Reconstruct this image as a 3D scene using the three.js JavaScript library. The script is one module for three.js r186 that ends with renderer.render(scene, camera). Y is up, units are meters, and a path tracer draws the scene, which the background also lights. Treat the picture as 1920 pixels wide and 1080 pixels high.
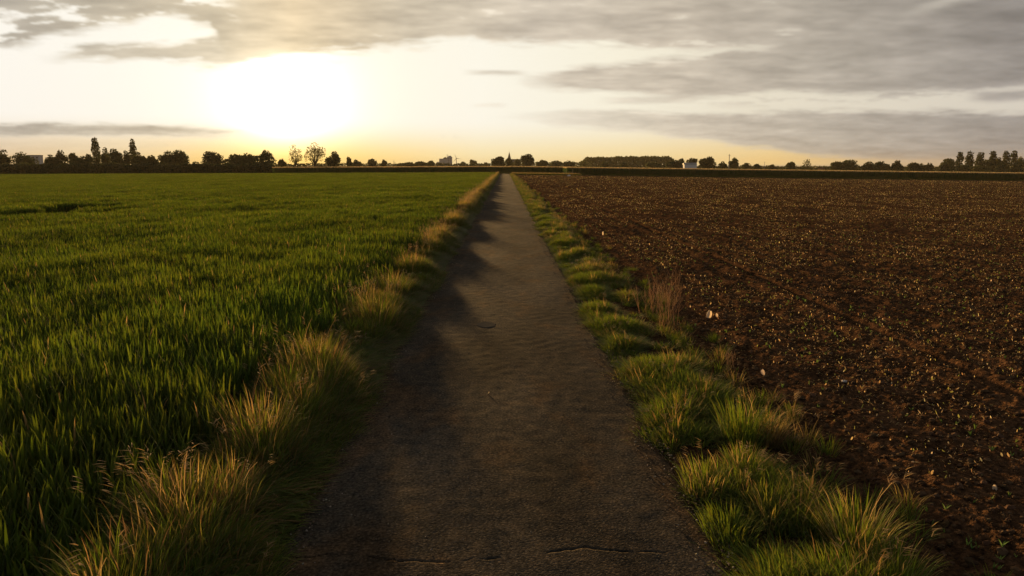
import * as THREE from 'three';
import { ImprovedNoise } from 'three/addons/math/ImprovedNoise.js';
import { mergeGeometries } from 'three/addons/utils/BufferGeometryUtils.js';

// ------------------------------------------------------------ camera, sky, sun, exposure
const scene = new THREE.Scene();
const EYE = 2.6, PITCH = 9.52 * Math.PI / 180, YAW = 0.54 * Math.PI / 180, FOCAL = 1371;   // focal length in pixels of a 1920 x 1080 frame
const camera = new THREE.PerspectiveCamera(2 * Math.atan(540 / FOCAL) * 180 / Math.PI, 16 / 9, 0.1, 9000);
camera.position.set(0, EYE, 0);
camera.rotation.order = 'YXZ';
camera.rotation.set(-PITCH, -YAW, 0);
camera.updateMatrixWorld(true);
const renderer = new THREE.WebGLRenderer({ antialias: true });
renderer.toneMapping = THREE.LinearToneMapping;
renderer.toneMappingExposure = 1.75;
renderer.shadowMap.enabled = true;

const SUN_AZ = -16.2 * Math.PI / 180, SUN_EL = 4.6 * Math.PI / 180;       // azimuth from the road's direction, elevation
const sunDir = new THREE.Vector3(Math.sin(SUN_AZ) * Math.cos(SUN_EL), Math.sin(SUN_EL), -Math.cos(SUN_AZ) * Math.cos(SUN_EL));
const sun = new THREE.DirectionalLight(new THREE.Color().setRGB(1.0, 0.6, 0.22), 5);
sun.name = 'sun';
sun.position.copy(sunDir).multiplyScalar(300);
sun.target.position.set(0, 0, 0);
sun.castShadow = true;
sun.shadow.radius = 3;
Object.assign(sun.shadow.camera, { left: -180, right: 180, top: 120, bottom: -60, near: 1, far: 700 });
sun.shadow.mapSize.set(4096, 4096);
scene.add(sun, sun.target);

// ------------------------------------------------------------ small tools
const { clamp, lerp, smoothstep } = THREE.MathUtils;
const noiser = new ImprovedNoise();
const n3 = (x, y, z = 0) => noiser.noise(x, y, z);
const fbm = (x, y, oct, z = 0) => { let s = 0, a = 0.5; for (let i = 0; i < oct; i++) { s += a * n3(x, y, z + i * 7.3); x *= 2.03; y *= 2.03; a *= 0.5; } return s; };
function rng(seed) { let a = seed >>> 0; return () => { a = (a + 0x6d2b79f5) | 0; let t = Math.imul(a ^ (a >>> 15), 1 | a); t = (t + Math.imul(t ^ (t >>> 7), 61 | t)) ^ t; return ((t ^ (t >>> 14)) >>> 0) / 4294967296; }; }
const toLin = (v) => { v /= 255; return v <= 0.04045 ? v / 12.92 : Math.pow((v + 0.055) / 1.055, 2.4); };
const lin = (r, g, b) => [toLin(r), toLin(g), toLin(b)];
// direction of a point of the frame (pixels of 1920 x 1080): azimuth from the road's direction and elevation, in degrees
function anglesOf(px, py) {
  const v = new THREE.Vector3((px - 960) / FOCAL, (540 - py) / FOCAL, -1).normalize().applyEuler(camera.rotation);
  return [Math.atan2(v.x, -v.z) * 180 / Math.PI, Math.asin(v.y) * 180 / Math.PI];
}

// ------------------------------------------------------------ the sky: evening air and layered cloud, computed by direction
function curve(points) {            // points of an edge -> elevation in degrees for an azimuth in degrees
  const p = points.map(([x, y]) => anglesOf(x, y)).sort((a, b) => a[0] - b[0]);
  return (az) => {
    if (az <= p[0][0]) return p[0][1];
    for (let i = 1; i < p.length; i++) if (az <= p[i][0]) { const t = (az - p[i - 1][0]) / (p[i][0] - p[i - 1][0]); return lerp(p[i - 1][1], p[i][1], t * t * (3 - 2 * t)); }
    return p[p.length - 1][1];
  };
}
function ramp(stops) {              // [azimuth or elevation in degrees, [r, g, b] linear] -> colour
  return (a, out) => {
    let i = 1; while (i < stops.length - 1 && a > stops[i][0]) i++;
    const t = clamp((a - stops[i - 1][0]) / (stops[i][0] - stops[i - 1][0]), 0, 1), p = stops[i - 1][1], q = stops[i][1];
    for (let c = 0; c < 3; c++) out[c] = lerp(p[c], q[c], t);
    return out;
  };
}
function makeSky() {
  const W = 4096, H = 2048, data = new Float32Array(W * H * 4);
  const deckLow = curve([[-400, 96], [0, 98], [110, 78], [220, 52], [320, 38], [390, 58], [430, 106], [560, 112], [650, 108], [760, 92], [860, 78], [980, 84], [1100, 86], [1260, 94], [1400, 88], [1560, 96], [1920, 92], [2400, 80]]);
  const wedgeTop = curve([[70, 108], [190, 84], [300, 78], [430, 70], [500, 80]]), wedgeLow = curve([[70, 110], [200, 112], [420, 120], [500, 110]]);
  const band2Top = curve([[960, 150], [1010, 140], [1100, 126], [1270, 110], [1400, 92], [1560, 60], [1920, 40]]), band2Low = curve([[960, 152], [1010, 166], [1150, 174], [1300, 184], [1460, 170], [1600, 176], [1760, 168], [1920, 160]]);
  const band3Top = curve([[900, 218], [990, 212], [1090, 204], [1200, 208], [1330, 214], [1500, 208], [1700, 206], [1920, 210]]), band3Low = curve([[900, 220], [960, 222], [1060, 236], [1180, 244], [1300, 258], [1420, 276], [1540, 292], [1700, 304], [1920, 312]]);
  const leftTop = curve([[-300, 226], [0, 231], [200, 232], [350, 236], [470, 246]]), leftLow = curve([[-300, 262], [0, 258], [200, 256], [330, 258], [470, 262]]);
  const az = (px) => anglesOf(px, 200)[0], el = (py) => anglesOf(947, py)[1];
  const cloudColor = ramp([[-180, lin(98, 103, 110)], [-90, lin(132, 132, 134)], [az(-200), lin(178, 172, 164)], [az(120), lin(200, 190, 172)], [az(420), lin(216, 201, 174)], [az(560), lin(232, 210, 174)], [az(760), lin(218, 204, 180)], [az(1000), lin(210, 198, 180)], [az(1250), lin(204, 192, 174)], [az(1500), lin(180, 171, 157)], [az(1900), lin(149, 143, 137)], [75, lin(112, 113, 116)], [120, lin(101, 105, 111)], [180, lin(98, 103, 110)]]);
  const clearColor = ramp([[-180, lin(150, 160, 172)], [-70, lin(205, 205, 205)], [az(0), lin(250, 245, 235)], [az(300), lin(248, 243, 230)], [az(560), lin(244, 237, 218)], [az(900), lin(248, 243, 228)], [az(1150), lin(246, 239, 218)], [az(1400), lin(232, 223, 202)], [az(1900), lin(214, 206, 192)], [70, lin(170, 172, 176)], [180, lin(150, 160, 172)]]);
  const glowColor = ramp([[-180, lin(135, 138, 142)], [-70, lin(190, 172, 150)], [az(0), lin(226, 196, 150)], [az(300), lin(242, 208, 140)], [az(560), lin(255, 206, 96)], [az(900), lin(246, 228, 176)], [az(1200), lin(246, 222, 164)], [az(1450), lin(238, 206, 142)], [az(1700), lin(192, 172, 142)], [az(1950), lin(148, 143, 136)], [75, lin(128, 128, 128)], [180, lin(135, 138, 142)]]);
  const cc = [0, 0, 0], kc = [0, 0, 0], gc = [0, 0, 0];
  const band = (e, low, top, s) => smoothstep(e, low - s, low + s) * (1 - smoothstep(e, top - s, top + s));
  for (let row = H / 2; row < H; row++) {
    const up = ((row + 0.5) / H - 0.5) * Math.PI, e = up * 180 / Math.PI, y = Math.sin(up), k = 1 / (y + 0.11);
    for (let col = 0; col < W; col++) {
      const round = ((col + 0.5) / W - 0.5) * 2 * Math.PI, x = Math.cos(round) * Math.cos(up), z = Math.sin(round) * Math.cos(up);
      const a = Math.atan2(x, -z) * 180 / Math.PI, cos = x * sunDir.x + y * sunDir.y + z * sunDir.z, th = Math.acos(clamp(cos, -1, 1)) * 180 / Math.PI;
      const X = x * k, Z = z * k;
      const wide = fbm(X * 0.55 + 3.1, Z * 0.8, 3, 1.5), fine = fbm(X * 2.8, Z * 4.2, 5, 4.2), wisp = fbm(X * 8 + wide * 2, Z * 15, 4, 9.1);
      const warp = wide * 0.5 + fine * 1.0 + wisp * 0.6;
      // cover by the cloud layers
      const inside = smoothstep(a, az(-500), az(-100)) * (1 - smoothstep(a, az(2000), az(2500)));
      const dl = deckLow(a);
      let deck = smoothstep(e + warp * 1.1, dl - 0.28, dl + 0.5);
      const leftHole = (1 - smoothstep(a, az(380), az(470))) * smoothstep(a, -60, -40) * (1 - smoothstep(e, el(0), el(-130)));
      deck *= 1 - leftHole * smoothstep(fine * 1.5 + wide * 0.7 + wisp * 0.9, -0.08, 0.2);
      const streak = Math.exp(-(((e - lerp(el(62), el(22), clamp((a - az(1650)) / (az(1920) - az(1650)), 0, 1.3)) + fine * 0.5) / 0.28) ** 2)) * smoothstep(a, az(1620), az(1840)) * (1 - smoothstep(a, 42, 50));
      const specks = smoothstep(wisp * 0.9 + fine * 1.1, 0.42, 0.62) * (1 - smoothstep(e, el(70), el(-40))) * smoothstep(a, az(560), az(760)) * (1 - smoothstep(a, az(1400), az(1560)));
      deck *= 1 - 0.55 * streak - 0.35 * specks;
      let cover = deck;
      const add = (m, o) => { cover = 1 - (1 - cover) * (1 - clamp(m, 0, 1) * o); };
      add(band(e + warp * 0.7, wedgeLow(a), wedgeTop(a), 0.25) * smoothstep(a, az(60), az(170)) * (1 - smoothstep(a, az(470), az(560))), 0.95);
      add(band(e + warp * 0.55, band2Low(a), band2Top(a), 0.3) * smoothstep(a + fine * 2, az(940), az(1060)), 0.97);
      add(band(e + warp * 0.45, band3Low(a), band3Top(a), 0.28) * smoothstep(a + fine * 3, az(900), az(1080)), 0.6 + 0.36 * smoothstep(a, az(950), az(1400)));
      add(band(e + warp * 0.35, leftLow(a), leftTop(a), 0.18) * (1 - smoothstep(a + fine * 4, az(300), az(540))), 0.97);
      add(band(e + warp * 0.3, el(296), el(270), 0.35) * (1 - smoothstep(a + fine * 4, az(180), az(420))), 0.3);
      add(band(e + warp * 0.2, el(196), el(184), 0.12) * smoothstep(a, az(1110), az(1180)) * (1 - smoothstep(a, az(1250), az(1320))), 0.7);
      add(band(e + warp * 0.2, el(142), el(133), 0.12) * smoothstep(a, az(860), az(910)) * (1 - smoothstep(a, az(960), az(1000))), 0.75);
      add(band(e + warp * 0.2, el(199), el(194), 0.1) * smoothstep(a, az(875), az(905)) * (1 - smoothstep(a, az(930), az(960))), 0.5);
      add(band(e + warp * 0.2, el(207), el(193), 0.14) * smoothstep(a, az(1800), az(1850)), 0.85);
      add(smoothstep(fine * 1.6 + wisp * 0.8, 0.1, 0.5) * band(e, el(205), el(165), 0.3) * smoothstep(a, az(1180), az(1400)), 0.6);
      for (const [bx, by, br] of [[830, 256, 0.1], [853, 257, 0.12], [864, 260, 0.1]]) {        // three small puffs
        const d = Math.hypot((a - az(bx)) * 0.8 + wisp * 0.12, e - el(by) + fine * 0.1) / br; add(Math.exp(-d * d), 0.22);
      }
      const general = smoothstep(fine * 0.9 + wide * 1.3, -0.25, 0.35);
      cover = lerp(lerp(0.55, 0.96, general) * smoothstep(e, -2, 6), cover, Math.max(inside * (1 - smoothstep(e, 26, 45)), 0));
      // air and cloud light
      clearColor(a, kc); glowColor(a, gc); cloudColor(a, cc);
      const low = 1 - smoothstep(e, el(306), el(222)), high = smoothstep(e, 11, 46);
      const aur = 5.0 * Math.exp(-th / 1.5) + 0.3 * Math.exp(-th / 5) + 0.12 * Math.exp(-th / 14);
      const billow = Math.abs(fbm(X * 3.1 + 8, Z * 4.2, 4, 2.6)), shade = 0.92 + 0.4 * fine + 0.26 * wide + 0.2 * wisp + 0.45 * billow, edge = cover * (1 - cover) * 4;
      for (let c = 0; c < 3; c++) {
        const warm = [1, 0.86, 0.58][c], dim = [1, 1.02, 1.06][c];
        let clear = lerp(kc[c], gc[c], low) * lerp(1, 0.26 * dim, high) + aur * lerp([1, 0.93, 0.74][c], [1, 0.74, 0.3][c], low);
        let cloud = cc[c] * clamp(shade, 0.6, 1.45) * lerp(1, 0.36 * dim, high) + (0.10 * Math.exp(-((th / 7) ** 2)) + 0.9 * Math.exp(-((th / 3.0) ** 2))) * warm;
        cloud += edge * 0.22 * (0.25 + Math.exp(-th / 18)) * [1, 0.93, 0.8][c];
        data[(row * W + col) * 4 + c] = lerp(clear, cloud, cover) / renderer.toneMappingExposure;
      }
      data[(row * W + col) * 4 + 3] = 1;
    }
  }
  for (let i = 0; i < W * H / 2; i++) { data[i * 4] = 0.2; data[i * 4 + 1] = 0.17; data[i * 4 + 2] = 0.12; data[i * 4 + 3] = 1; }
  const t = new THREE.DataTexture(data, W, H, THREE.RGBAFormat, THREE.FloatType);
  t.mapping = THREE.EquirectangularReflectionMapping;
  t.magFilter = t.minFilter = THREE.LinearFilter;
  t.needsUpdate = true;
  return t;
}
scene.background = scene.environment = makeSky();

// ------------------------------------------------------------ land
const terrain = (x) => -0.0125 * smoothstep(x, 0, 12) * clamp(x - 3, 0, 220) - 0.0037 * smoothstep(-x, 0, 12) * clamp(-x - 3, 0, 220);
// depth D straight ahead along the road -> metres for a pixel column / height for a pixel row (near the horizon)
const acrossAt = (px, D) => (px - 947) / 1390 * D;
const heightAt = (py, D) => EYE + (310 - py) / 1409 * D;
// a spot on the ground seen at a pixel: { x, z }
function spot(px, py, h = 0) {
  const [a, e] = anglesOf(px, py), r = (EYE - h) / Math.tan(-e * Math.PI / 180);
  return { x: r * Math.sin(a * Math.PI / 180), z: -r * Math.cos(a * Math.PI / 180) };
}

const taken = new Map();
function numbered(name) { const n = taken.get(name) ?? 0; taken.set(name, n + 1); return n ? `${name}_${String(n).padStart(3, '0')}` : name; }
function add(o, name, label, category, extra = {}) {
  o.name = numbered(name); o.userData = { label, category, ...extra };
  o.traverse((m) => { if (m.isMesh) m.castShadow = m.receiveShadow = true; });
  scene.add(o); return o;
}
function mesh(name, geometry, material, parent) { const m = new THREE.Mesh(geometry, material); m.name = name; m.castShadow = m.receiveShadow = true; parent?.add(m); return m; }
const leafy = (extra = {}) => new THREE.MeshPhysicalMaterial({ vertexColors: true, roughness: 0.95, transmission: 0.5, thickness: 0, specularIntensity: 0.3, side: THREE.DoubleSide, ...extra });
const matte = (r, g, b, extra = {}) => new THREE.MeshPhysicalMaterial({ color: new THREE.Color().setRGB(r, g, b), roughness: 0.95, specularIntensity: 0.1, ...extra });

// a builder of ribbons (blades, leaves, stems) into one geometry
class Ribbons {
  constructor() { this.p = []; this.n = []; this.c = []; this.i = []; }
  // from (x, y, z): a ribbon of given length and width that leaves at `tilt` from the vertical towards `turn`, and bends by `bend` radians on its way
  blade(x, y, z, length, width, turn, tilt, bend, segs, color, face = turn, shape = (t) => 1 - t * t * t) {
    const base = this.p.length / 3, ct = Math.cos(turn), st = Math.sin(turn), wx = -Math.sin(face), wz = Math.cos(face);
    let px = x, py = y, pz = z;
    for (let k = 0; k <= segs; k++) {
      const t = k / segs, ang = tilt + bend * t * t, w = width * 0.5 * Math.max(shape(t), 0.02);
      const dx = Math.sin(ang) * ct, dy = Math.cos(ang), dz = Math.sin(ang) * st;
      let nx = wz * dy, ny = wx * dz - wz * dx, nz = -wx * dy; const l = Math.hypot(nx, ny, nz) || 1; nx /= l; ny /= l; nz /= l;
      for (const s of [-1, 1]) { this.p.push(px + wx * w * s, py, pz + wz * w * s); this.n.push(nx, ny, nz); this.c.push(...color); }
      px += dx * length / segs; py += dy * length / segs; pz += dz * length / segs;
      if (k < segs) { const b = base + k * 2; this.i.push(b, b + 2, b + 1, b + 1, b + 2, b + 3); }
    }
    return [px, py, pz];
  }
  quad(cx, cy, cz, sx, sy, r, color) {          // a leaf clump: a bent four-sided face with a direction of its own
    const u = new THREE.Vector3(r() - 0.5, r() - 0.5, r() - 0.5).normalize(), v = new THREE.Vector3(r() - 0.5, r() - 0.5, r() - 0.5).cross(u).normalize(), n = u.clone().cross(v), b = this.p.length / 3;
    for (const [a, c, d] of [[-1, -0.25, 0], [0.15, -1, 0.3], [1, 0.2, 0], [-0.1, 1, 0.25]]) { this.p.push(cx + u.x * a * sx + v.x * c * sy + n.x * d * sy, cy + u.y * a * sx + v.y * c * sy + n.y * d * sy, cz + u.z * a * sx + v.z * c * sy + n.z * d * sy); this.n.push(n.x, n.y, n.z); this.c.push(...color); }
    this.i.push(b, b + 1, b + 2, b, b + 2, b + 3);
  }
  geometry() {
    const g = new THREE.BufferGeometry();
    g.setAttribute('position', new THREE.Float32BufferAttribute(this.p, 3)); g.setAttribute('normal', new THREE.Float32BufferAttribute(this.n, 3)); g.setAttribute('color', new THREE.Float32BufferAttribute(this.c, 3)); g.setIndex(this.i);
    return g;
  }
}
const vary = (r, c, s) => { const k = 1 + (r() - 0.5) * s; return c.map((v, i) => v * k * (1 + (r() - 0.5) * s * 0.4 * (i === 1 ? 0.5 : 1))); };
// scattered copies of a few variants: spots are { x, y, z, turn, sx, sy, tint, v }
function scatter(parent, name, variants, material, spots) {
  const M = new THREE.Matrix4(), q = new THREE.Quaternion(), up = new THREE.Vector3(0, 1, 0), e = new THREE.Euler(), C = new THREE.Color();
  variants.forEach((g, v) => {
    const mine = spots.filter((s) => s.v === v); if (!mine.length) return;
    const o = new THREE.InstancedMesh(g, material, mine.length);
    mine.forEach((s, i) => {
      if (s.rx !== undefined) q.setFromEuler(e.set(s.rx, s.turn, s.rz ?? 0)); else q.setFromAxisAngle(up, s.turn);
      o.setMatrixAt(i, M.compose(new THREE.Vector3(s.x, s.y, s.z), q, new THREE.Vector3(s.sx, s.sy ?? s.sx, s.sz ?? s.sx)));
      o.setColorAt(i, C.setRGB(...(s.tint ?? [1, 1, 1])));
    });
    o.name = name; o.userData.kind = 'stuff'; o.castShadow = o.receiveShadow = true; parent.add(o);
  });
}

// textures with fine and coarse grain
function grain(size, fn, srgb = false) {
  const d = new Uint8Array(size * size * 4);
  for (let j = 0; j < size; j++) for (let i = 0; i < size; i++) { const c = fn(i / size, j / size, i, j); for (let k = 0; k < 3; k++) d[(j * size + i) * 4 + k] = clamp(Math.round(c[k] * 255), 0, 255); d[(j * size + i) * 4 + 3] = 255; }
  const t = new THREE.DataTexture(d, size, size); t.wrapS = t.wrapT = THREE.RepeatWrapping; t.magFilter = THREE.LinearFilter; t.minFilter = THREE.LinearMipmapLinearFilter; if (srgb) t.colorSpace = THREE.SRGBColorSpace; t.needsUpdate = true;
  return t;
}
// noise that repeats without a seam
const cell = (ix, iy, k) => { let h = Math.imul(ix, 374761393) ^ Math.imul(iy, 668265263) ^ Math.imul(k, 2147483647 - 97); h = Math.imul(h ^ (h >>> 13), 1274126177); h ^= h >>> 16; return (h >>> 0) / 4294967296 * 6.2832; };
function periodic(x, y, f, k) { // gradient noise that repeats every f cells
  const ix = Math.floor(x), iy = Math.floor(y), dx = x - ix, dy = y - iy, s = dx * dx * dx * (dx * (dx * 6 - 15) + 10), t = dy * dy * dy * (dy * (dy * 6 - 15) + 10);
  const g = (i, j) => { const a = cell((ix + i) % f, (iy + j) % f, k); return Math.cos(a) * (dx - i) + Math.sin(a) * (dy - j); };
  return lerp(lerp(g(0, 0), g(1, 0), s), lerp(g(0, 1), g(1, 1), s), t) * 1.3;
}
const tiled = (u, v, f, oct, z) => { let s = 0, w = 0.5; for (let i = 0; i < oct; i++) { s += w * periodic(u * f, v * f, f, Math.round(z * 10) + i); f *= 2; w *= 0.55; } return s; };

{ // the open land all round
  const g = new THREE.PlaneGeometry(9000, 9000, 300, 300).rotateX(-Math.PI / 2), p = g.attributes.position;
  for (let i = 0; i < p.count; i++) p.setY(i, terrain(p.getX(i)) - 0.16);
  g.computeVertexNormals();
  const o = mesh('ground', g, matte(0.07, 0.065, 0.03, { specularIntensity: 0 }));
  add(o, 'ground', 'flat farmland stretching to the horizon', 'ground', { kind: 'structure' });
}

// ---- the farm lane
const laneEdge = (z, side) => (side < 0 ? -1.6 : 1.45) + 0.07 * n3(z * 0.35, side * 9.2) + 0.035 * n3(z * 1.7, side * 4.1) + 0.02 * n3(z * 5.3, side * 2.7);
const crackPath = (x) => 0.16 * n3(x * 0.9, 3.3) + 0.07 * n3(x * 3.1, 8.1) + 0.035 * n3(x * 8, 1.1) + 0.016 * n3(x * 21, 5.1) - 0.03 * x;
{
  const CR = -4.52, rows = [];
  for (let s = 1.2; s > -230; s -= s > -16 ? 0.05 : 0.0032 * -s) rows.push([s, 0]);
  for (const d of [-0.009, -0.004, 0.004, 0.009]) rows.push([CR + d, Math.abs(d) < 0.005 ? 1 : 0.001]);
  rows.sort((a, b) => b[0] - a[0]);
  const cols = 130, p = [], uv = [], idx = [], tint = [];
  rows.forEach(([s, w], r) => {
    const near = Math.exp(-(((s - CR) / 0.6) ** 2));
    const zOf = (x) => s + near * crackPath(x);
    for (let k = 0; k <= cols; k++) {
      const f = k / cols, z0 = s, x = lerp(laneEdge(z0, -1), laneEdge(z0, 1), f), z = zOf(x);
      const camber = 0.035 * (1 - (2 * f - 1) ** 2), edge = -0.03 * (smoothstep(Math.abs(2 * f - 1), 0.94, 1));
      const y = terrain(x) + camber + edge + 0.012 * n3(x * 1.3, z * 0.5) + 0.004 * n3(x * 6, z * 6) - (w === 1 ? 0.016 * smoothstep(n3(x * 2.3, 5.5) + 0.6 * n3(x * 9, 2.5), -0.35, 0.15) : 0);
      p.push(x, y, z); uv.push(x, z);
      const worn = fbm(x * 0.9, z * 0.35, 4, 3.7), mud = smoothstep(fbm(x * 1.6 + 4, z * 0.8, 4, 8.7) + 0.25 * smoothstep(Math.abs(2 * f - 1), 0.72, 1), 0.02, 0.28), w0 = 0.95 + 0.9 * worn; tint.push(w0 * (1 + 0.22 * mud), w0 * (1 + 0.02 * mud), w0 * (1 - 0.16 * mud));
      if (r && k) { const b = r * (cols + 1) + k; idx.push(b, b - cols - 1, b - cols - 2, b, b - cols - 2, b - 1); }
    }
  });
  const g = new THREE.BufferGeometry(); g.setAttribute('position', new THREE.Float32BufferAttribute(p, 3)); g.setAttribute('uv', new THREE.Float32BufferAttribute(uv, 2)); g.setAttribute('color', new THREE.Float32BufferAttribute(tint, 3)); g.setIndex(idx); g.computeVertexNormals();
  const r = rng(5);
  const stones = []; for (let i = 0; i < 9000; i++) stones.push([r(), r(), 0.002 + 0.0036 * r(), r()]);
  const S = 1024, hgt = new Float32Array(S * S).fill(0.35), tone = new Float32Array(S * S);
  for (const [sx, sy, sr, st] of stones) { const R = Math.ceil(sr * S); for (let j = -R; j <= R; j++) for (let i = -R; i <= R; i++) { const d = Math.hypot(i, j) / (sr * S); if (d < 1) { const q = ((Math.round(sy * S) + j + S) % S) * S + (Math.round(sx * S) + i + S) % S, h = 0.35 + 0.6 * Math.sqrt(1 - d * d) * (0.5 + st * 0.5); if (h > hgt[q]) { hgt[q] = h; tone[q] = st; } } } }
  const map = grain(S, (u, v, i, j) => { const q = j * S + i, a = tiled(u, v, 12, 4, 3.1), b = tiled(u, v, 70, 3, 7.7), w = 0.72 + 0.3 * a + 0.5 * b + (tone[q] - 0.4) * 0.35 * (hgt[q] > 0.4 ? 1 : 0); return [0.40 * w + 0.03 * a, 0.365 * w, 0.32 * w - 0.03 * a]; }, true);
  const bump = grain(S, (u, v, i, j) => { const h = clamp(hgt[j * S + i] + 0.3 * tiled(u, v, 110, 2, 1.2), 0, 1); return [h, h, h]; });
  map.repeat.set(0.55, 0.55); bump.repeat.set(0.55, 0.55);
  const o = mesh('farm_lane', g, new THREE.MeshPhysicalMaterial({ map, bumpMap: bump, bumpScale: 0.004, vertexColors: true, roughness: 0.95, specularIntensity: 0.015 }));
  add(o, 'farm_lane', 'narrow worn asphalt farm lane running straight to the horizon', 'road', { kind: 'structure' });
}

// ---- soil of the verges and of the wheat
function strip(x0, x1, height, dzNear, nx, material, name, label, category, far = -232) {
  const zs = []; for (let z = 2; z > far; z -= Math.max(dzNear, 0.006 * -z)) zs.push(z);
  const p = [], uv = [], idx = [];
  zs.forEach((z, r) => { for (let k = 0; k <= nx; k++) { const x = lerp(x0, x1(z), k / nx); p.push(x, terrain(x) + height(x, z), z); uv.push(x, z); if (r && k) { const b = r * (nx + 1) + k; idx.push(b, b - nx - 2, b - nx - 1, b, b - 1, b - nx - 2); } } });
  const g = new THREE.BufferGeometry(); g.setAttribute('position', new THREE.Float32BufferAttribute(p, 3)); g.setAttribute('uv', new THREE.Float32BufferAttribute(uv, 2)); g.setIndex(idx); g.computeVertexNormals();
  return add(mesh(name, g, material), name, label, category, { kind: 'structure' });
}
const soilMap = grain(512, (u, v) => { const a = tiled(u, v, 6, 4, 2.2), b = tiled(u, v, 30, 4, 9.4), w = 0.9 + 0.5 * a + 0.7 * b; return [0.33 * w, 0.25 * w, 0.175 * w]; }, true);
const soilBump = grain(512, (u, v) => { const h = 0.5 + 0.6 * tiled(u, v, 14, 4, 4.4) + 0.5 * tiled(u, v, 45, 3, 6.1); return [h, h, h]; });
const soil = new THREE.MeshPhysicalMaterial({ specularIntensity: 0, map: soilMap, bumpMap: soilBump, bumpScale: 0.03, roughness: 0.95, side: THREE.DoubleSide });
const mound = (x, z, side) => side < 0
  ? 0.13 * smoothstep(-x, 1.55, 1.95) * (1 - smoothstep(-x, 2.3, 2.7)) + 0.02 * n3(x * 4, z * 4) - 0.015
  : 0.05 * smoothstep(x, 1.45, 1.8) * (1 - smoothstep(x, 2.2, 2.7)) + 0.025 * n3(x * 4, z * 4) - 0.02;
strip(-1.42, () => -2.9, (x, z) => mound(x, z, -1) - 0.02, 0.05, 26, soil, 'verge', 'raised earth verge between the lane and the wheat', 'verge');
strip(1.28, () => 3.0, (x, z) => mound(x, z, 1) - 0.02, 0.05, 26, soil, 'verge', 'low earth verge between the lane and the ploughed field', 'verge');
strip(-2.85, (z) => -8 + z * 1.0, (x, z) => 0.03 * n3(x * 0.2, z * 0.2) - 0.04, 0.2, 60, soil, 'wheat_soil', 'dark soil under the green wheat', 'field');

// ---- the ploughed field: clods, ruts and drill lines as real relief
const rut = (x, at, w, d) => { const t = (x - at) / w; return -d * Math.exp(-t * t) + d * 0.12 * (Math.exp(-((t - 1.9) ** 2)) + Math.exp(-((t + 1.9) ** 2))); };
function ploughed(x, z) {
  const D = -z, near = 1 - smoothstep(D, 22, 120);
  const bend = 0.12 * n3(z * 0.08, 2.2);
  let h = (0.25 + 0.75 * near) * (0.012 * n3(x * 1.6, z * 1.3, 1.1) + 0.018 * n3(x * 4.1, z * 3.3, 2.3)) + near * (0.026 * n3(x * 9.5, z * 8.5, 5.5) + 0.02 * n3(x * 21, z * 19, 7.7));
  const step = (x, from, at, up) => up * clamp((x - from) / (at - from), 0, 1) * (1 - smoothstep(x, at, at + 0.1)) - up * 0.5 * smoothstep(x, at, at + 0.12) * (1 - smoothstep(x, at + 0.15, at + 2.2));
  h += step(x + bend, 5.3, 5.9, 0.05) + step(x - bend, 8.2, 9.4, 0.03) + step(x + bend, 12.5, 13.6, 0.03) - 0.12 * smoothstep(x, 2.6, 2.9) * (1 - smoothstep(x, 2.95, 3.7)) - 0.19 * Math.exp(-(((x + bend - 6.05) / 0.13) ** 2)) * (0.9 + 0.4 * n3(z * 0.9, 4.4)) ;
  h += 0.014 * Math.sin((x + bend) * 2 * Math.PI / 0.62);
  return h - 0.02 + 0.025 * n3(x * 0.15, z * 0.12, 8.8);
}
const FIELD_END = -208;
let field;
{
  const zs = []; for (let z = 1; z > FIELD_END; z -= Math.max(0.035, 0.0068 * -z)) zs.push(z);
  const nx = 460, p = [], uv = [], idx = [];
  zs.forEach((z, r) => { const far = 12 + 0.95 * Math.max(-z, 0); for (let k = 0; k <= nx; k++) { const f = k / nx, x = 2.45 + (far - 2.45) * f, lip = smoothstep(x, 2.45, 3.1); p.push(x, terrain(x) + lerp(-0.06, ploughed(x, z), lip), z); uv.push(x, z); if (r && k) { const b = r * (nx + 1) + k; idx.push(b, b - nx - 1, b - nx - 2, b, b - nx - 2, b - 1); } } });
  const g = new THREE.BufferGeometry(); g.setAttribute('position', new THREE.Float32BufferAttribute(p, 3)); g.setAttribute('uv', new THREE.Float32BufferAttribute(uv, 2)); g.setIndex(idx); g.computeVertexNormals();
  const map = grain(1024, (u, v) => { const a = tiled(u, v, 5, 4, 12.2), b = tiled(u, v, 46, 4, 3.4), w = 0.92 + 0.45 * a + 0.75 * b; return [0.36 * w, 0.264 * w, 0.186 * w]; }, true);
  map.repeat.set(0.37, 0.37);
  const bump = grain(1024, (u, v) => { const h = 0.5 + 0.7 * tiled(u, v, 26, 4, 14.4) + 0.4 * tiled(u, v, 90, 3, 2.1); return [h, h, h]; }); bump.repeat.set(0.7, 0.7);
  field = add(mesh('ploughed_field', g, new THREE.MeshPhysicalMaterial({ map, bumpMap: bump, bumpScale: 0.035, roughness: 0.95, specularIntensity: 0 })), 'ploughed_field', 'bare brown ploughed field with wheel ruts', 'field', { kind: 'structure' });
}

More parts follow.
